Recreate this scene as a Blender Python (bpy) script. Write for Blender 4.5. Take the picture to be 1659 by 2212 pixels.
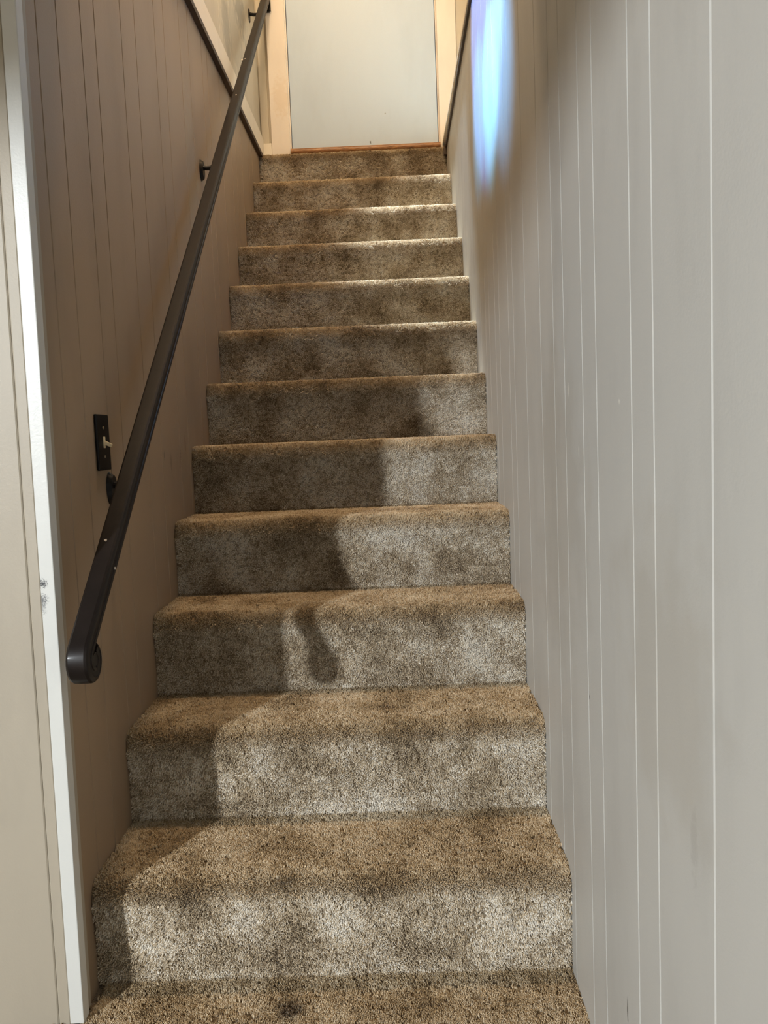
import bpy, bmesh, math, random
from mathutils import Vector, Matrix
random.seed(7)
for o in list(bpy.data.objects): bpy.data.objects.remove(o)
scene = bpy.context.scene
C = scene.collection

# ------------------------------------------------------------------ camera
F = 1800.0                                   # focal length in pixels of the 1659 x 2212 frame
PITCH, YAW, ROLL = -0.08922, -0.01291, -0.04053
CAM = Vector((0.6074, -1.2611, 1.0298))
fw = Vector((math.sin(YAW)*math.cos(PITCH), math.cos(YAW)*math.cos(PITCH), math.sin(PITCH)))
rt = fw.cross(Vector((0, 0, 1))).normalized(); up = rt.cross(fw)
r2 = math.cos(ROLL)*rt + math.sin(ROLL)*up
u2 = -math.sin(ROLL)*rt + math.cos(ROLL)*up
cam = bpy.data.cameras.new('camera'); co = bpy.data.objects.new('camera', cam); C.objects.link(co)
cam.sensor_fit = 'HORIZONTAL'; cam.sensor_width = 36.0; cam.lens = 36.0*F/1659.0
cam.clip_start = 0.02
co.matrix_world = Matrix(((r2.x, u2.x, -fw.x, CAM.x), (r2.y, u2.y, -fw.y, CAM.y), (r2.z, u2.z, -fw.z, CAM.z), (0, 0, 0, 1)))
scene.camera = co
def hit(x, y, axis, val):                    # pixel -> point on an axis-aligned plane
    d = fw + r2*(x-829.5)/F + u2*(1106-y)/F
    return CAM + d*((val-CAM[axis])/d[axis])

# ------------------------------------------------------------------ world, lights, exposure
w = bpy.data.worlds.new('world'); scene.world = w; w.use_nodes = True
w.node_tree.nodes['Background'].inputs[0].default_value = (0.75, 0.85, 1.0, 1)
w.node_tree.nodes['Background'].inputs[1].default_value = 0.4
vs = scene.view_settings
vs.view_transform = 'Standard'; vs.look = 'None'; vs.gamma = 1.0; vs.use_curve_mapping = False
vs.exposure = 0.0
def light(name, kind, loc, target, energy, color, **kw):
    l = bpy.data.lights.new(name, kind); l.energy = energy; l.color = color
    for k, v in kw.items(): setattr(l, k, v)
    o = bpy.data.objects.new(name, l); C.objects.link(o); o.location = loc
    if target is not None:
        o.rotation_euler = (Vector(target)-Vector(loc)).to_track_quat('-Z', 'Y').to_euler()
    return o
# ceiling lamp of the lower room, behind a low soffit, left behind the photographer
light('room_ceiling_lamp', 'AREA', (-2.10, -4.05, 1.985), (0.5, 0.6, 1.1), 245, (0.90, 0.955, 1.0), shape='DISK', size=0.16)
# added area fill from behind, standing for an unseen window of the lower room
light('room_window_daylight', 'AREA', (-0.6, -4.9, 1.35), (0.2, 0.0, 0.9), 6, (0.84, 0.93, 1.0), shape='RECTANGLE', size=1.6, size_y=1.0)
# warm lamp above the stair
light('landing_ceiling_lamp', 'AREA', (0.45, 1.0, 4.78), (0.45, 1.2, 0), 66, (1.0, 0.74, 0.47), shape='DISK', size=0.34)
# daylight falling down the right side of the upper flight from a window upstairs
light('upstairs_daylight', 'SPOT', (0.84, 2.85, 4.75), (0.94, 2.32, 1.9), 3000, (0.68, 0.85, 1.0), spot_size=math.radians(22), spot_blend=0.5, shadow_soft_size=0.06)
# shaft of blue daylight on the right wall, from a window upstairs
BS = (0.05, 1.25, 2.62)
light('daylight_beam', 'SPOT', BS, (0.925, 1.26, 2.30), 90, (0.18, 0.36, 1.0), spot_size=math.radians(51), spot_blend=0.25, shadow_soft_size=0.03)
light('daylight_beam_core', 'SPOT', BS, (0.925, 1.20, 2.01), 160, (0.16, 0.70, 1.0), spot_size=math.radians(24), spot_blend=1.0, shadow_soft_size=0.03)
light('daylight_beam_left', 'SPOT', BS, (0.925, 1.50, 2.06), 75, (0.16, 0.58, 1.0), spot_size=math.radians(24), spot_blend=0.9, shadow_soft_size=0.03)
light('daylight_beam_right', 'SPOT', BS, (0.925, 0.95, 1.99), 130, (0.16, 0.50, 1.0), spot_size=math.radians(25), spot_blend=0.9, shadow_soft_size=0.03)

# ------------------------------------------------------------------ dimensions
RISE, RUN, N = 0.20506, 0.2529, 12
ZL = RISE*N                                   # landing level
YD = 3.10                                     # plane of the door wall
YF = 0.175                                    # plane of the wall the stair opens from
def wx(y): return 0.914 + 0.008*(y-0.2)       # right wall, very slightly splayed

# ------------------------------------------------------------------ materials
def newmat(name):
    m = bpy.data.materials.new(name); m.use_nodes = True
    nt = m.node_tree; return m, nt, nt.nodes['Principled BSDF']
def N_(nt, t, **kw):
    n = nt.nodes.new(t)
    for k, v in kw.items(): setattr(n, k, v)
    return n
def srgb(r, g, b):
    f = lambda c: (c/255/12.92 if c/255 <= .04045 else ((c/255+.055)/1.055)**2.4)
    return (f(r), f(g), f(b), 1)
def mixc(nt, fac, a, b):
    n = N_(nt, 'ShaderNodeMix', data_type='RGBA')
    for s, v in ((n.inputs[0], fac), (n.inputs[6], a), (n.inputs[7], b)):
        if hasattr(v, 'is_output') or isinstance(v, bpy.types.NodeSocket): nt.links.new(v, s)
        else: s.default_value = v
    return n.outputs[2]
def math_(nt, op, a, b=None, clamp=False):
    n = N_(nt, 'ShaderNodeMath', operation=op); n.use_clamp = clamp
    for s, v in ((n.inputs[0], a), (n.inputs[1], b)):
        if v is None: continue
        if isinstance(v, bpy.types.NodeSocket): nt.links.new(v, s)
        else: s.default_value = v
    return n.outputs[0]
def noise(nt, vec, scale, detail=3, rough=.55):
    n = N_(nt, 'ShaderNodeTexNoise'); n.inputs['Scale'].default_value = scale
    n.inputs['Detail'].default_value = detail; n.inputs['Roughness'].default_value = rough
    nt.links.new(vec, n.inputs['Vector']); return n.outputs['Fac']
def ramp(nt, fac, stops):
    n = N_(nt, 'ShaderNodeValToRGB'); e = n.color_ramp.elements
    while len(e) < len(stops): e.new(.5)
    for i, (p, c) in enumerate(stops):
        e[i].position = p; e[i].color = c
    nt.links.new(fac, n.inputs[0]); return n.outputs[0]
def spot_mask(nt, pos, centre, radii, nscale=120, soft=.5, ragged=.9):
    """1 inside a ragged ellipsoid about a world point (a stain with a shape of its own)"""
    mp = N_(nt, 'ShaderNodeMapping', vector_type='TEXTURE')
    mp.inputs['Location'].default_value = centre; mp.inputs['Scale'].default_value = radii
    nt.links.new(pos, mp.inputs['Vector'])
    ln = N_(nt, 'ShaderNodeVectorMath', operation='LENGTH'); nt.links.new(mp.outputs[0], ln.inputs[0])
    d = math_(nt, 'ADD', ln.outputs['Value'], math_(nt, 'MULTIPLY', math_(nt, 'SUBTRACT', noise(nt, pos, nscale, 3), .5), ragged*2))
    return math_(nt, 'MULTIPLY', math_(nt, 'SUBTRACT', 1.0, d), 1/soft, True)

def wall_mat(name, col, var=.05, rough=.5, stains=()):
    m, nt, b = newmat(name)
    pos = N_(nt, 'ShaderNodeNewGeometry').outputs['Position']
    mp = N_(nt, 'ShaderNodeMapping'); mp.inputs['Scale'].default_value = (1, 1, .35); nt.links.new(pos, mp.inputs[0])
    n1 = noise(nt, mp.outputs[0], 5.0, 5, .6)
    c2 = tuple(x*(1-var*3) for x in col[:3])+(1,)
    c3 = tuple(min(1, x*(1+var)) for x in col[:3])+(1,)
    base = ramp(nt, n1, [(.3, c2), (.5, col), (.75, c3)])
    for centre, radii, c, a, ns in stains:
        k = math_(nt, 'MULTIPLY', spot_mask(nt, pos, centre, radii, ns), a)
        base = mixc(nt, k, base, c)
    nt.links.new(base, b.inputs['Base Color'])
    b.inputs['Roughness'].default_value = rough
    bp = N_(nt, 'ShaderNodeBump'); bp.inputs['Strength'].default_value = .12; bp.inputs['Distance'].default_value = .002
    nt.links.new(noise(nt, pos, 220, 2), bp.inputs['Height']); nt.links.new(bp.outputs[0], b.inputs['Normal'])
    return m
M = {}
WALLC = srgb(187, 185, 179)
grey = srgb(110, 106, 98)
pale = srgb(225, 222, 212)
M['paint_right'] = wall_mat('taupe_paint_right', WALLC, .035, .48, [
    ((.916, .187, 1.098), (.02, .006, .016), pale, .8, 300), ((.913, -.142, 1.065), (.02, .004, .005), pale, .9, 60),
    ((.915, .114, .993), (.02, .003, .011), pale, .9, 60), ((.914, .068, .596), (.02, .003, .005), srgb(60, 55, 50), .9, 60),
    ((.912, -.138, .205), (.02, .004, .022), srgb(50, 50, 50), .9, 60), ((.91, -.415, .592), (.02, .012, .05), grey, .18, 90),
    ((.92, .3, .9), (.05, .25, .35), srgb(150, 142, 128), .25, 9), ((.91, -.3, .75), (.05, .2, .2), srgb(160, 152, 138), .3, 9)])
M['paint_left'] = wall_mat('brown_taupe_paint_left', srgb(152, 131, 107), .04, .5, [  # browner and darker than the right wall: shade put into the paint colour
    ((0, .958, 1.004), (.02, .006, .016), srgb(70, 60, 50), .6, 200), ((0, 1.023, .984), (.02, .008, .03), srgb(70, 60, 50), .45, 200),
    ((0, 1.128, 1.0), (.02, .007, .03), srgb(80, 50, 40), .5, 200), ((0, 1.19, 1.033), (.02, .008, .03), srgb(90, 55, 40), .5, 200),
    ((0, 1.5, 1.9), (.05, .1, .3), srgb(150, 140, 122), .4, 30)])
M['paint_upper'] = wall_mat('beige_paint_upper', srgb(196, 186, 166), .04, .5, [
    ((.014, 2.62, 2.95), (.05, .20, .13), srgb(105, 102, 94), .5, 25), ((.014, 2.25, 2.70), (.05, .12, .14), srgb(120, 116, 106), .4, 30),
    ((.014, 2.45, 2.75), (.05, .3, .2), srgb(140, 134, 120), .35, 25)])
M['paint_front'] = wall_mat('taupe_paint_front', srgb(166, 156, 139), .03, .5)
M['groove'] = wall_mat('groove_backing', srgb(120, 105, 85), .05, .7)
M['white_trim'] = wall_mat('white_trim_paint', srgb(208, 208, 203), .02, .4, [
    ((-.002, .17, .803), (.011, .05, .010), srgb(40, 42, 45), .95, 420), ((-.004, .17, .776), (.012, .05, .013), srgb(60, 62, 66), .75, 420),
    ((-.004, .17, .765), (.008, .05, .02), srgb(90, 92, 96), .5, 420)])
M['cream_trim'] = wall_mat('cream_trim_paint', srgb(230, 220, 202), .03, .45)
M['casing'] = wall_mat('cream_casing_paint', srgb(224, 213, 199), .03, .4, [((.12, 3.08, 2.75), (.05, .1, .12), srgb(205, 180, 145), .3, 60)])
M['door'] = wall_mat('cool_white_door_paint', srgb(182, 197, 211), .02, .42, [
    ((.558, 3.10, 2.518), (.006, .05, .008), srgb(70, 70, 70), .9, 100), ((.638, 3.10, 2.656), (.005, .05, .004), srgb(110, 105, 100), .8, 100)])
M['dark_batten'] = wall_mat('dark_brown_wood', srgb(64, 48, 36), .1, .6)  # dark brown colour stands in for shade under the ledge trims
M['ceiling'] = wall_mat('ceiling_white', srgb(225, 222, 215), .02, .8)

def black_mat(name, col, rough, coat=0):
    m, nt, b = newmat(name)
    pos = N_(nt, 'ShaderNodeNewGeometry').outputs['Position']
    n = noise(nt, pos, 40, 4)
    nt.links.new(ramp(nt, n, [(.3, col), (.8, tuple(min(1, c*1.7) for c in col[:3])+(1,))]), b.inputs['Base Color'])
    b.inputs['Roughness'].default_value = rough; b.inputs['Coat Weight'].default_value = coat
    b.inputs['Coat Roughness'].default_value = .12
    return m
M['rail'] = black_mat('black_brown_stained_wood', srgb(23, 18, 16), .45, .10)
M['rail'].node_tree.nodes['Principled BSDF'].inputs['Specular IOR Level'].default_value = .18
M['iron'] = black_mat('black_iron', srgb(22, 20, 20), .4, .1)
M['plate'] = black_mat('black_plastic', srgb(14, 12, 11), .45)
for k_ in ('plate', 'iron'): M[k_].node_tree.nodes['Principled BSDF'].inputs['Specular IOR Level'].default_value = .2
m, nt, b = newmat('ivory_plastic'); b.inputs['Base Color'].default_value = srgb(232, 214, 176); b.inputs['Roughness'].default_value = .35; M['ivory'] = m
m, nt, b = newmat('steel_screw'); b.inputs['Base Color'].default_value = srgb(150, 140, 120); b.inputs['Metallic'].default_value = .8; b.inputs['Roughness'].default_value = .4; M['screw'] = m
m, nt, b = newmat('bare_chip'); b.inputs['Base Color'].default_value = srgb(205, 196, 186); b.inputs['Roughness'].default_value = .6; M['chip'] = m
# threshold wood
m, nt, b = newmat('worn_oak'); pos = N_(nt, 'ShaderNodeNewGeometry').outputs['Position']
mp = N_(nt, 'ShaderNodeMapping'); mp.inputs['Scale'].default_value = (1, 6, 6); nt.links.new(pos, mp.inputs[0])
nt.links.new(ramp(nt, noise(nt, mp.outputs[0], 24, 5, .65), [(.3, srgb(92, 58, 30)), (.5, srgb(140, 94, 52)), (.7, srgb(178, 130, 80))]), b.inputs['Base Color'])
b.inputs['Roughness'].default_value = .45; M['oak'] = m

# carpet
def carpet_mat(name, is_pile):
    m, nt, b = newmat(name)
    pos = N_(nt, 'ShaderNodeNewGeometry').outputs['Position']
    if is_pile:
        at = N_(nt, 'ShaderNodeAttribute', attribute_name='tone').outputs['Fac']
        oi = N_(nt, 'ShaderNodeObjectInfo').outputs['Random']
        fine = noise(nt, pos, 130, 2, .6)
        t = math_(nt, 'ADD', math_(nt, 'MULTIPLY', at, .55), math_(nt, 'MULTIPLY', fine, .35))
        t = math_(nt, 'ADD', t, math_(nt, 'MULTIPLY', oi, .14))
    else:
        t = math_(nt, 'MULTIPLY', noise(nt, pos, 240, 2), 1.0)
    # traffic wear and brushed patches
    lo = noise(nt, pos, 7.5, 3, .55)
    mid = noise(nt, pos, 22, 3, .6)
    t = math_(nt, 'ADD', t, math_(nt, 'MULTIPLY', math_(nt, 'SUBTRACT', lo, .5), 1.25))
    t = math_(nt, 'ADD', t, math_(nt, 'MULTIPLY', math_(nt, 'SUBTRACT', mid, .5), .40))
    base = ramp(nt, t, [(.04, srgb(104, 86, 64)), (.30, srgb(176, 156, 126)), (.54, srgb(221, 204, 176)), (.78, srgb(250, 244, 232))])
    # foot traffic has browned the treads and noses
    sx = N_(nt, 'ShaderNodeSeparateXYZ'); nt.links.new(pos, sx.inputs[0])
    f2 = math_(nt, 'MULTIPLY', math_(nt, 'FRACT', math_(nt, 'DIVIDE', math_(nt, 'ADD', sx.outputs[2], .066), RISE)), RISE)
    up_ = math_(nt, 'DIVIDE', math_(nt, 'ADD', math_(nt, 'SUBTRACT', f2, .014), math_(nt, 'MULTIPLY', math_(nt, 'SUBTRACT', mid, .5), .03)), .035, True)
    up_ = math_(nt, 'MULTIPLY', up_, math_(nt, 'DIVIDE', f2, .012, True))
    dn = math_(nt, 'DIVIDE', math_(nt, 'SUBTRACT', .073, f2), .005, True)
    soil = math_(nt, 'MULTIPLY', up_, dn)
    mm = N_(nt, 'ShaderNodeMix', data_type='RGBA', blend_type='MULTIPLY'); nt.links.new(soil, mm.inputs[0]); nt.links.new(base, mm.inputs[6]); mm.inputs[7].default_value = (.66, .58, .46, 1)
    base = mm.outputs[2]
    if not is_pile:
        base = mixc(nt, .6, base, srgb(90, 74, 56))
    for c, r, a in (((.382, .165, 0), (.032, .035, .03), .85), ((.365, .25, .2), (.03, .02, .022), .6), ((.25, .0, 0), (.05, .05, .03), .3)):
        base = mixc(nt, math_(nt, 'MULTIPLY', spot_mask(nt, pos, c, r, 60, .6, .6), a), base, srgb(66, 48, 32))
    nt.links.new(base, b.inputs['Base Color'])
    b.inputs['Roughness'].default_value = .85
    b.inputs['Sheen Weight'].default_value = .25; b.inputs['Sheen Roughness'].default_value = .4
    b.inputs['Sheen Tint'].default_value = (1, 1, 1, 1)
    b.inputs['Specular IOR Level'].default_value = .15
    if not is_pile:
        bp = N_(nt, 'ShaderNodeBump'); bp.inputs['Distance'].default_value = .006
        nt.links.new(noise(nt, pos, 260, 2), bp.inputs['Height']); nt.links.new(bp.outputs[0], b.inputs['Normal'])
    return m
M['pile'] = carpet_mat('carpet_tufts', True)
M['backing'] = carpet_mat('carpet_backing', False)

# ------------------------------------------------------------------ mesh helpers
def link(name, bm, mat, parent=None, smooth=False):
    bmesh.ops.recalc_face_normals(bm, faces=bm.faces[:])
    if smooth:
        for e in bm.edges:
            if len(e.link_faces) == 2 and e.calc_face_angle(0) > .45: e.smooth = False
    me = bpy.data.meshes.new(name); bm.to_mesh(me); bm.free()
    if smooth:
        for p in me.polygons: p.use_smooth = True
    me.materials.append(M[mat])
    o = bpy.data.objects.new(name, me); C.objects.link(o)
    if parent: o.parent = parent
    return o
def tag(o, label=None, cat=None, group=None, kind=None):
    for k, v in (('label', label), ('category', cat), ('group', group), ('kind', kind)):
        if v: o[k] = v
    return o
def add_box(bm, x0, x1, y0, y1, z0, z1, fn=None):
    vs_ = [bm.verts.new(fn(x, y, z) if fn else (x, y, z)) for x in (x0, x1) for y in (y0, y1) for z in (z0, z1)]
    for f in ((0, 1, 3, 2), (4, 6, 7, 5), (0, 4, 5, 1), (2, 3, 7, 6), (0, 2, 6, 4), (1, 5, 7, 3)):
        bm.faces.new([vs_[i] for i in f])
def box(name, x0, x1, y0, y1, z0, z1, mat, parent=None, bev=0, fn=None):
    bm = bmesh.new(); add_box(bm, x0, x1, y0, y1, z0, z1, fn)
    if bev: bmesh.ops.bevel(bm, geom=bm.edges[:], offset=bev, segments=2, affect='EDGES', profile=.5)
    return link(name, bm, mat, parent)
def extrude_poly(name, pts, mapf, a0, a1, mat, parent=None, smooth=False):
    """closed 2-D outline pts swept straight from a0 to a1; mapf(u, v, a) -> xyz"""
    bm = bmesh.new()
    A = [bm.verts.new(mapf(u, v, a0)) for u, v in pts]; B = [bm.verts.new(mapf(u, v, a1)) for u, v in pts]
    n = len(pts)
    for i in range(n): bm.faces.new((A[i], A[(i+1) % n], B[(i+1) % n], B[i]))
    bm.faces.new(A); bm.faces.new(B)
    return link(name, bm, mat, parent, smooth)

CH, GAP, TH = .0022, .0008, .006
def plank_run(parent, cuts, z0, z1, mapf, mat, CD=.0016):
    """boards between the cut positions; face at depth 0, chamfered long edges; mapf(along, depth, z)"""
    for a, b_ in zip(cuts[:-1], cuts[1:]):
        a += GAP/2; b_ -= GAP/2
        pts = [(a, TH), (a, CD), (a+CH, 0), (b_-CH, 0), (b_, CD), (b_, TH)]
        extrude_poly('plank', pts, mapf, z0, z1, mat, parent)

# ------------------------------------------------------------------ the setting
# floor of the lower room
fl = box('floor', -3.2, .93, -5.2, RUN+.05, -.1, -.008, 'backing')
tag(fl, 'brown cut pile carpet floor at the foot of the stairs', 'floor', kind='structure')

# right wall: boards of uneven width between V grooves
cr = [-1.75, -1.56, -1.45, -1.22, -1.12, -.98, -.86, -.655, -.472, -.292, -.201, -.017, .075, .217, .313, .452, .646, .836, .925, 1.115, 1.215, 1.365, 1.47, 1.62, 1.80, 1.90, 2.08, 2.21, 2.35, 2.55, 2.75, 2.85, 3.0, YD-.001]
wr = box('wall_right', TH, .10, -5.2, YD-.001, -.1, ZL, 'groove', fn=lambda x, y, z: (wx(y)+x, y, z))
tag(wr, 'taupe painted board wall with vertical grooves right of the stairs', 'wall', kind='structure')
plank_run(wr, cr, -.09, ZL-.002, lambda a, d, z: (wx(a)+d, a, z), 'paint_right')
box('panel', 0, TH, -5.2, -1.752, -.09, ZL, 'paint_right', wr, fn=lambda x, y, z: (wx(y)+x, y, z))

# left wall beside the stairs
cl = [YF+.027, .298, .398, .533, .622, .815, .935, 1.13, 1.235, 1.43, 1.55, 1.752, 1.84, 2.05, 2.25, 2.35, 2.5, 2.7, 2.8, 3.0, YD-.001]
wl = box('wall_left', -.08, -TH, YF+.027, YD-.001, -.1, ZL, 'groove')
tag(wl, 'taupe painted board wall with vertical grooves behind the handrail', 'wall', kind='structure')
plank_run(wl, cl, -.09, ZL-.002, lambda a, d, z: (-d, a, z), 'paint_left', .0036)

# upper storey walls
wlu = box('wall_left_upper', -.08, .000, .501, YD-.001, ZL+.001, 4.9, 'groove')
tag(wlu, 'beige upper wall above the white ledge trim on the left', 'wall', kind='structure')
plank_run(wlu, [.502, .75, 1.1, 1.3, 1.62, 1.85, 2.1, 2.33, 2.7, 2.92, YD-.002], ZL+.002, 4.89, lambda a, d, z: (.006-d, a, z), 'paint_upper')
wru = box('wall_right_upper', 1.075, 1.16, .501, YD-.001, ZL-.02, 4.9, 'paint_upper')
tag(wru, 'beige upper wall set back above the right board wall', 'wall', kind='structure')
led = box('trim_5', wx(1.5)-.004, 1.074, .501, YD-.001, ZL+.022, ZL+.034, 'cream_trim')
tag(led, 'cream ledge board capping the right board wall', 'trim', kind='structure')
# door wall, around the door opening
DX0, DX1, DZ1 = .160, .903, ZL+2.05
bm = bmesh.new()
add_box(bm, -.08, DX0-.018, YD, YD+.12, ZL-.3, 4.9); add_box(bm, DX1+.018, 1.16, YD, YD+.12, ZL-.3, 4.9)
add_box(bm, DX0-.018, DX1+.018, YD, YD+.12, DZ1+.018, 4.9); add_box(bm, DX0-.018, DX1+.018, YD, YD+.12, ZL-.3, ZL-.03)
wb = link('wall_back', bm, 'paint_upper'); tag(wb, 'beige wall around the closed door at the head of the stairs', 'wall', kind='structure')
# end wall and ceilings
cu = box('ceiling', -.08, 1.16, .38, YD+.12, 4.901, 4.98, 'ceiling'); tag(cu, 'white ceiling above the upper landing', 'ceiling', kind='structure')
wu = box('wall_front_upper', -.08, 1.16, .38, .50, 2.36, 4.9, 'paint_upper'); tag(wu, 'beige upper end wall over the stair opening', 'wall', kind='structure')
# wall of the lower room that the stair opens from
def lean(x, y, z): return (x+.009*(z-.8), y, z)
wf = box('wall_front', -3.2, -.022, YF+TH, YF+.10, -.1, 2.25, 'groove'); tag(wf, 'taupe painted board wall left of the stair opening', 'wall', kind='structure')
gx = hit(60, 1400, 1, YF)[0]
plank_run(wf, [-1.2, -1.0, -.905, -.72, -.62, -.43, -.34, -.22, -.028, -.0065], -.008, 2.25, lambda a, d, z: lean(a, YF-.024+d, z), 'paint_front')
box('panel', -3.2, -1.22, YF-.024, YF+TH, -.008, 2.25, 'paint_front', wf)
cd = box('ceiling_lower', -3.2, .90, -5.2, .50, 2.30, 2.359, 'ceiling'); tag(cd, 'white ceiling of the lower room', 'ceiling', kind='structure')
sf = box('trim_6', -3.2, .93, -2.45, -2.15, 1.823, 2.299, 'ceiling'); tag(sf, 'white boxed soffit across the lower room ceiling', 'soffit', kind='structure')
bw = box('wall_rear', -3.2, 1.0, -5.3, -5.201, -.1, 2.4, 'paint_front'); tag(bw, 'taupe rear wall of the lower room', 'wall', kind='structure')
lw = box('wall_room_left', -3.3, -3.201, -5.3, YF+.10, -.1, 2.4, 'paint_front'); tag(lw, 'taupe far left wall of the lower room', 'wall', kind='structure')

# white corner trim of the opening, leaning a touch as in the photograph
t1 = box('trim_1', -.006, .019, .147, .1745, .0, 2.25, 'white_trim', bev=.0015, fn=lean)
tag(t1, 'narrow white corner board framing the left of the stair opening', 'trim', kind='structure')
t1b = box('trim_2', -.012, .0135, .1758, .200, .0, 2.25, 'paint_front', bev=.001, fn=lean)
tag(t1b, 'taupe stop strip behind the white corner board', 'trim', kind='structure')

# ledge trim at upper floor level, left: cream face board over a dark strip that stands in for shade beneath it
t3 = box('trim_3', .0065, .019, .502, YD-.001, ZL+.004, ZL+.094, 'cream_trim', bev=.0015)
tag(t3, 'cream baseboard running level along the upper left wall', 'trim', kind='structure')
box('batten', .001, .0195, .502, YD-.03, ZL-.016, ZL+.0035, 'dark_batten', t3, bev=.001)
box('return_block', .0192, .060, YD-.022, YD-.001, ZL-.014, ZL+.066, 'cream_trim', t3, bev=.0012)
# right: the same dark strip as painted shade, and light edge
t4 = box('trim_4', -.0045, .020, .502, YD-.002, ZL+.002, ZL+.021, 'cream_trim', fn=lambda x, y, z: (wx(y)+x, y, z))
tag(t4, 'thin dark edged trim capping the right board wall', 'trim', kind='structure')
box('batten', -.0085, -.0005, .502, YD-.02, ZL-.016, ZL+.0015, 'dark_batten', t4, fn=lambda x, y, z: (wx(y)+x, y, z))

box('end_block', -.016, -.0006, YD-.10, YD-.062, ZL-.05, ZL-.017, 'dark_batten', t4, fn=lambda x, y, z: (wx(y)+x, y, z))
# corner strip on the door wall
t7 = box('trim_7', .0115, .050, YD-.010, YD-.0005, ZL+.070, 4.85, 'paint_upper', bev=.001)
tag(t7, 'beige corner strip between upper left wall and door casing', 'trim', kind='structure')

# ------------------------------------------------------------------ door with casing
dr = box('door_1', DX0+.003, DX1-.003, YD+.004, YD+.042, ZL+.031, DZ1-.003, 'door', bev=.0015)
tag(dr, 'plain cool white flush door closed at the head of the stairs', 'door', kind='structure')
cs_ = box('casing', .0605, DX0-.006, YD-.019, YD-.0005, ZL+.004, DZ1+.08, 'casing', dr, bev=.003)
box('casing', DX1+.006, 1.005, YD-.019, YD-.0005, ZL+.004, DZ1+.08, 'casing', dr, bev=.003)
box('casing', DX0-.0055, DX1+.0055, YD-.019, YD-.0005, DZ1+.006, DZ1+.08, 'casing', dr, bev=.003)
box('jamb', DX0-.017, DX0, YD-.0004, YD+.119, ZL+.004, DZ1, 'casing', dr, bev=.001)
box('jamb', DX1, DX1+.017, YD-.0004, YD+.119, ZL+.004, DZ1, 'casing', dr, bev=.001)
box('jamb', DX0, DX1, YD-.0004, YD+.119, DZ1, DZ1+.017, 'casing', dr, bev=.001)
# bullnosed wooden threshold
pts = [(YD+.09, ZL-.004), (YD+.09, ZL+.028)]
for i in range(9):
    a = math.radians(90+22.5*i); pts.append((YD-.040+.016*math.cos(a), ZL+.012+.016*math.sin(a)))
th = extrude_poly('threshold', pts, lambda u, v, a: (a, u, v), DX0-.001, DX1+.006, 'oak', None, True)
th.parent = dr

# ------------------------------------------------------------------ staircase with carpet
def tuft_cluster(i):
    rnd = random.Random(100+i); bm = bmesh.new(); tone = bm.verts.layers.float.new('tone')
    for k in range(30):
        a = rnd.uniform(0, 6.28); r = .0062*math.sqrt((k+rnd.random()*.8)/30)
        bx, by = r*math.cos(a*1.0+k*2.4), r*math.sin(a+k*2.4)
        t = rnd.random(); h = rnd.uniform(.0052, .0070); tilt = rnd.uniform(.0, .0020); ta = rnd.uniform(0, 6.28); rad = rnd.uniform(.00058, .00085)
        rings = []
        for j, (f, rr) in enumerate(((-.1, .9), (.45, 1.1), (.85, .85))):
            ring = []
            for s in range(4):
                an = s*math.pi/2+j*.7
                v = bm.verts.new((bx+tilt*f*f*math.cos(ta)+rad*rr*math.cos(an), by+tilt*f*f*math.sin(ta)+rad*rr*math.sin(an), h*f)); v[tone] = t; ring.append(v)
            rings.append(ring)
        tip = bm.verts.new((bx+tilt*math.cos(ta), by+tilt*math.sin(ta), h)); tip[tone] = t
        for j in range(2):
            for s in range(4): bm.faces.new((rings[j][s], rings[j][(s+1) % 4], rings[j+1][(s+1) % 4], rings[j+1][s]))
        for s in range(4): bm.faces.new((rings[2][s], rings[2][(s+1) % 4], tip))
    me = bpy.data.meshes.new('tuft'); bm.to_mesh(me); bm.free(); me.materials.append(M['pile'])
    for p in me.polygons: p.use_smooth = True
    return bpy.data.objects.new('tuft', me)
TUFTS = [tuft_cluster(i) for i in range(5)]
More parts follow.
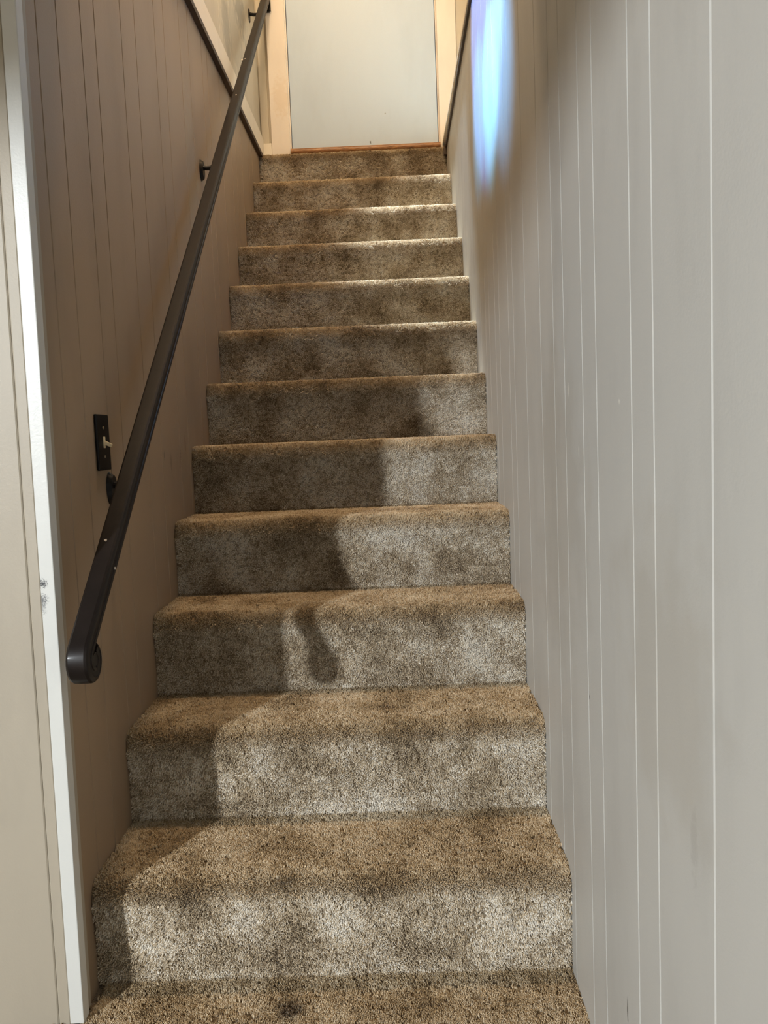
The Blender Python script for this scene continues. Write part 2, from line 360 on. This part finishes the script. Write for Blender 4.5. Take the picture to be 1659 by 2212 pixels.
def pile_nodes():
    g = bpy.data.node_groups.new('carpet_pile', 'GeometryNodeTree')
    g.interface.new_socket('Geometry', in_out='INPUT', socket_type='NodeSocketGeometry')
    g.interface.new_socket('Geometry', in_out='OUTPUT', socket_type='NodeSocketGeometry')
    n, L = g.nodes, g.links
    gi, go = n.new('NodeGroupInput'), n.new('NodeGroupOutput')
    d = n.new('GeometryNodeDistributePointsOnFaces'); d.distribute_method = 'POISSON'
    d.inputs['Distance Min'].default_value = .0053; d.inputs['Density Max'].default_value = 32000
    L.new(gi.outputs[0], d.inputs['Mesh'])
    jn = n.new('GeometryNodeJoinGeometry')
    for o in TUFTS:
        oi = n.new('GeometryNodeObjectInfo'); oi.inputs['Object'].default_value = o; oi.inputs['As Instance'].default_value = True
        L.new(oi.outputs['Geometry'], jn.inputs[0])
    ip = n.new('GeometryNodeInstanceOnPoints'); ip.inputs['Pick Instance'].default_value = True
    L.new(d.outputs['Points'], ip.inputs['Points']); L.new(jn.outputs[0], ip.inputs['Instance'])
    ri = n.new('FunctionNodeRandomValue'); ri.data_type = 'INT'; ri.inputs[4].default_value = 0; ri.inputs[5].default_value = len(TUFTS)-1
    L.new(ri.outputs[2], ip.inputs['Instance Index'])
    # brushed pile: the lean changes slowly over the surface
    nz = n.new('ShaderNodeTexNoise'); nz.inputs['Scale'].default_value = 8.0; nz.inputs['Detail'].default_value = 2
    sub = n.new('ShaderNodeVectorMath'); sub.operation = 'SUBTRACT'; sub.inputs[1].default_value = (.5, .5, .5); L.new(nz.outputs['Color'], sub.inputs[0])
    mul = n.new('ShaderNodeVectorMath'); mul.operation = 'MULTIPLY'; mul.inputs[1].default_value = (1.5, 1.5, 0); L.new(sub.outputs[0], mul.inputs[0])
    e1 = n.new('FunctionNodeEulerToRotation'); L.new(mul.outputs[0], e1.inputs[0])
    rz = n.new('FunctionNodeRandomValue'); rz.data_type = 'FLOAT_VECTOR'; rz.inputs[0].default_value = (-.22, -.22, 0); rz.inputs[1].default_value = (.22, .22, 6.283)
    e2 = n.new('FunctionNodeEulerToRotation'); L.new(rz.outputs[0], e2.inputs[0])
    ra = n.new('FunctionNodeRotateRotation'); ra.rotation_space = 'LOCAL'; L.new(d.outputs['Rotation'], ra.inputs[0]); L.new(e1.outputs[0], ra.inputs[1])
    rb = n.new('FunctionNodeRotateRotation'); rb.rotation_space = 'LOCAL'; L.new(ra.outputs[0], rb.inputs[0]); L.new(e2.outputs[0], rb.inputs[1])
    L.new(rb.outputs[0], ip.inputs['Rotation'])
    sc = n.new('FunctionNodeRandomValue'); sc.data_type = 'FLOAT'; sc.inputs[2].default_value = .85; sc.inputs[3].default_value = 1.2
    L.new(sc.outputs[1], ip.inputs['Scale'])
    j2 = n.new('GeometryNodeJoinGeometry'); L.new(gi.outputs[0], j2.inputs[0]); L.new(ip.outputs[0], j2.inputs[0])
    L.new(j2.outputs[0], go.inputs[0])
    return g
PILE = pile_nodes()
PH = .0065
def sheet(name, prof, xr, parent, nx=14):
    """carpet sheet over a (y, z) profile, spanning the stair width"""
    bm = bmesh.new(); rows = []
    for y, z in prof:
        x0, x1 = xr(y); row = []
        for i in range(nx+1):
            x = x0+(x1-x0)*i/nx; row.append(bm.verts.new((x, y, z)))
        rows.append(row)
    for a, b_ in zip(rows[:-1], rows[1:]):
        for i in range(nx): bm.faces.new((a[i], a[i+1], b_[i+1], b_[i]))
    me = bpy.data.meshes.new(name); bm.to_mesh(me); bm.free()
    for p in me.polygons: p.use_smooth = True
    me.materials.append(M['backing'])
    o = bpy.data.objects.new(name, me); C.objects.link(o); o.parent = parent
    md = o.modifiers.new('pile', 'NODES'); md.node_group = PILE
    o['kind'] = 'stuff'
    return o
def step_profile(k, off):
    """riser foot -> nose -> back of tread; off pulls the surface in under the pile"""
    y0, z0, z1 = k*RUN, (k-1)*RISE, k*RISE
    R = .034 if k < 12 else .022
    ov = .010                                   # nose hangs a little over the riser
    yr = y0+off; yn = y0-ov+off; zt = z1-off
    p = [(yr, z0+.001-off), (yr, z0+.05), (yr-.001, z0+.09), (yr-.004, z0+.13), (yn+.0005, zt-R-.004)]
    for i in range(0, 10):
        a = math.radians(180-10*i); p.append((yn+R+R*math.cos(a), zt-R+R*math.sin(a)))
    yb = (k+1)*RUN+off if k < 12 else YD-.057
    p += [(yn+R+(yb-yn-R)*.33, zt+.0005), (yn+R+(yb-yn-R)*.66, zt), (yb-.001, zt)]
    return p
st = bpy.data.objects.new('staircase', None); C.objects.link(st); st.location = (0, 0, 0)
tag(st, 'steep straight staircase covered in mottled brown carpet', 'staircase')
def xr(y): return (.0015, wx(y)-.0015)
for k in range(1, N+1):
    prof = step_profile(k, PH)
    body = [(y+.001, z-.001) for y, z in prof]
    yb = body[-1][0]; body += [(yb, (k-1)*RISE-PH-.0005 if k > 1 else 0.0), ]
    bm = bmesh.new()
    A = [bm.verts.new((.0015, y, z)) for y, z in body]; B = [bm.verts.new((wx(y)-.0015, y, z)) for y, z in body]
    for i in range(len(body)): bm.faces.new((A[i], A[(i+1) % len(body)], B[(i+1) % len(body)], B[i]))
    bm.faces.new(A); bm.faces.new(B)
    s = link('step', bm, 'backing', st)
    sheet('carpet_pile', prof, xr, s)
# pile on the floor near the first step
bm = bmesh.new()
ys = [-.75, -.5, -.25, -.05, .145, RUN+PH]
sheet('carpet_pile', [(y, -.006) for y in ys[:-1]], lambda y: (-.75, wx(y)-.0015), fl)
sheet('carpet_pile', [(.1455, -.006), (RUN+PH, -.006)], lambda y: (.016, wx(y)-.0015), fl)

# ------------------------------------------------------------------ handrail
RX = .075
pa = hit(217, 1250, 0, RX); pb = hit(571, 5, 0, RX)
dv = (pb-pa).normalized()
ang = math.atan2(dv.z, dv.y)
nrm = Vector((0, -math.sin(ang), math.cos(ang)))       # up-normal of the rail
half = [(0, .0170), (.0125, .0166), (.0162, .0140), (.0180, .0100), (.0184, .0060), (.0172, .0045), (.0168, -.0050), (.0182, -.0065), (.0186, -.0125), (.0165, -.0150), (0, -.0155)]
prof = half + [(-x, y) for x, y in reversed(half[1:-1])]
def sweep(name, path, mat, parent):
    """path: (point, up, scale) in the plane x = RX"""
    bm = bmesh.new(); rings = []
    for P, U, s, sx in path:
        rings.append([bm.verts.new((P[0]+x*sx, P[1]+U[1]*y*s, P[2]+U[2]*y*s)) for x, y in prof])
    n = len(prof)
    for a, b_ in zip(rings[:-1], rings[1:]):
        for i in range(n): bm.faces.new((a[i], a[(i+1) % n], b_[(i+1) % n], b_[i]))
    bm.faces.new(rings[0]); bm.faces.new(rings[-1])
    o = link(name, bm, mat, parent, True)
    return o
hr = bpy.data.objects.new('handrail', None); C.objects.link(hr); hr.location = (0, 0, 0)
tag(hr, 'black stained wooden handrail with curled lower end on the left wall', 'handrail')
# lower end of the straight part, then a scroll curling down and back under the rail
low = hit(183, 1424, 0, RX)
tl = (low-pa).dot(dv); low = pa+dv*tl
top = pa+dv*((YD-.035-pa.y)/dv.y)
path = [(top, nrm, 1, 1)]
for i in range(1, 6): path.append((top+(low-top)*(i/6), nrm, 1, 1))
path.append((low, nrm, 1, 1))
R0 = .0285
cen = low-nrm*R0
for i in range(1, 25):
    t = i/24; a = math.radians(285*t)
    # travelling down the rail (-dv) and turning under
    U = nrm*math.cos(a) - dv*math.sin(a)
    r = R0*(1-.34*t)
    path.append((cen+U*r, U, 1-.25*t, 1+.08*math.sin(math.pi*min(1, t*1.4))))
sweep('rail', path, 'rail', hr)
# eye of the scroll
bm = bmesh.new()
for x0, rr in ((RX-.018, .016),):
    geom = bmesh.ops.create_cone(bm, cap_ends=True, segments=28, radius1=.0165, radius2=.0165, depth=.036)
bmesh.ops.bevel(bm, geom=[e for e in bm.edges if len(e.link_faces) == 2 and e.calc_face_angle(0) > 1], offset=.004, segments=3, affect='EDGES')
bmesh.ops.rotate(bm, verts=bm.verts[:], matrix=Matrix.Rotation(math.pi/2, 3, 'Y'))
bmesh.ops.translate(bm, verts=bm.verts[:], vec=Vector((RX, cen.y, cen.z)))
link('scroll_eye', bm, 'rail', hr, True)
# brackets: oval wall plate, curved arm, saddle under the rail
def bracket(yp, zp):
    bm = bmesh.new()
    geom = bmesh.ops.create_cone(bm, cap_ends=True, segments=24, radius1=.5, radius2=.40, depth=1)
    bmesh.ops.rotate(bm, verts=bm.verts[:], matrix=Matrix.Rotation(math.pi/2, 3, 'Y'))
    bmesh.ops.scale(bm, verts=bm.verts[:], vec=Vector((.010, .046, .072)))
    bmesh.ops.translate(bm, verts=bm.verts[:], vec=Vector((.0055, yp, zp)))
    pl = link('wall_plate', bm, 'iron', hr, True)
    t = (yp+.005-pa.y)/dv.y; rp = pa+dv*t - nrm*.016            # under the rail
    p0 = Vector((.010, yp, zp+.008)); p1 = Vector((.052, yp, zp-.004)); p2 = Vector((RX, rp.y-.004, rp.z-.010)); p3 = rp
    pts_ = []
    for i in range(13):
        s = i/12; pts_.append(p0*(1-s)**3 + p1*3*s*(1-s)**2 + p2*3*s*s*(1-s) + p3*s**3)
    bm = bmesh.new(); rings = []
    for i, P in enumerate(pts_):
        T = (pts_[min(12, i+1)]-pts_[max(0, i-1)]).normalized(); S = Vector((0, 1, 0)); U = T.cross(S).normalized(); S = U.cross(T)
        r = .0075 if i < 11 else .009
        rings.append([bm.verts.new(P+S*r*1.2*math.cos(k*math.pi/4)+U*r*math.sin(k*math.pi/4)) for k in range(8)])
    for a, b_ in zip(rings[:-1], rings[1:]):
        for k in range(8): bm.faces.new((a[k], a[(k+1) % 8], b_[(k+1) % 8], b_[k]))
    bm.faces.new(rings[0]); bm.faces.new(rings[-1])
    link('bracket_arm', bm, 'iron', hr, True)
    bm = bmesh.new()
    vs_ = []
    for dx in (-.012, .012):
        for dd in (-.03, .03):
            for dn in (-.003, .0005): vs_.append(bm.verts.new(rp+Vector((dx, 0, 0))+dv*dd+nrm*dn))
    for f in ((0, 1, 3, 2), (4, 6, 7, 5), (0, 4, 5, 1), (2, 3, 7, 6), (0, 2, 6, 4), (1, 5, 7, 3)): bm.faces.new([vs_[i] for i in f])
    link('saddle', bm, 'iron', hr)
bracket(.515, .944); bracket(1.632, 1.950); bracket(2.90, 3.055)
# bracket fixed to the door casing under the top end
bm = bmesh.new(); add_box(bm, .060, .092, YD-.045, YD-.0195, 3.150, 3.235); bmesh.ops.bevel(bm, geom=bm.edges[:], offset=.006, segments=2, affect='EDGES')
link('end_plate', bm, 'iron', hr)
# chips in the stain
def chip(px, py, w_, h_, sd):
    rnd = random.Random(sd); best = None
    # the pixel ray against the rail surface: side face or top face
    P = hit(px, py, 0, RX+.0165); d = P-pa; v = d.dot(nrm)
    P = hit(px, py, 0, RX+.0200) if abs(v) < .010 else None
    bm = bmesh.new()
    if P is not None:
        ax, N0 = (dv, nrm), Vector((1, 0, 0)); P = Vector((RX+.0205, P.y, P.z))
    else:
        dr_ = (hit(px, py, 1, 1.0)-CAM).normalized(); q = pa+nrm*.0172
        t = (q-CAM).dot(nrm)/dr_.dot(nrm); P = CAM+dr_*t; ax, N0 = (dv, Vector((1, 0, 0))), nrm
    vs_ = []
    for i in range(9):
        a = i*2*math.pi/9; r = rnd.uniform(.65, 1.2)
        vs_.append((P+ax[0]*w_*r*math.cos(a)+ax[1]*h_*r*math.sin(a)))
    A = [bm.verts.new(v_-N0*.001) for v_ in vs_]; B = [bm.verts.new(v_+N0*.0007) for v_ in vs_]
    for i in range(9): bm.faces.new((A[i], A[(i+1) % 9], B[(i+1) % 9], B[i]))
    bm.faces.new(A); bm.faces.new(B)
    link('bare_chip', bm, 'chip', hr)
for i, c in enumerate(((523, 129, .008, .004), (529, 127, .006, .0025), (510, 205, .005, .0025), (228, 1167, .0035, .003), (248, 1227, .003, .0025))): chip(*c, i)

# ------------------------------------------------------------------ light switch
c0 = Vector((0, .480, 1.043))
sw = bpy.data.objects.new('light_switch', None); C.objects.link(sw); sw.location = (0, c0.y, c0.z-.058)
tag(sw, 'black wall switch plate with ivory toggle below the handrail', 'light switch')
def child(o, par):
    o.parent = par; o.matrix_parent_inverse = Matrix.Translation(-Vector(par.location)); return o
child(box('plate', .0006, .0066, c0.y-.036, c0.y+.036, c0.z-.058, c0.z+.058, 'plate', bev=.002), sw)
child(box('toggle_collar', .0062, .0082, c0.y-.005, c0.y+.005, c0.z-.012, c0.z+.012, 'ivory', bev=.0006), sw)
bm = bmesh.new(); add_box(bm, 0, .018, -.0033, .0033, -.004, .004, lambda x, y, z: (x, y*(1-.15*x/.018), z*(1-.2*x/.018)))
bmesh.ops.bevel(bm, geom=bm.edges[:], offset=.0008, segments=2, affect='EDGES')
bmesh.ops.rotate(bm, verts=bm.verts[:], matrix=Matrix.Rotation(.45, 3, 'Y')); bmesh.ops.translate(bm, verts=bm.verts[:], vec=Vector((.0065, c0.y, c0.z)))
child(link('toggle', bm, 'ivory'), sw)
for dz in (-.030, .030):
    bm = bmesh.new(); bmesh.ops.create_cone(bm, cap_ends=True, segments=14, radius1=.0032, radius2=.0026, depth=.0016)
    bmesh.ops.rotate(bm, verts=bm.verts[:], matrix=Matrix.Rotation(math.pi/2, 3, 'Y')); bmesh.ops.translate(bm, verts=bm.verts[:], vec=Vector((.0070, c0.y, c0.z+dz)))
    child(link('screw', bm, 'screw'), sw)
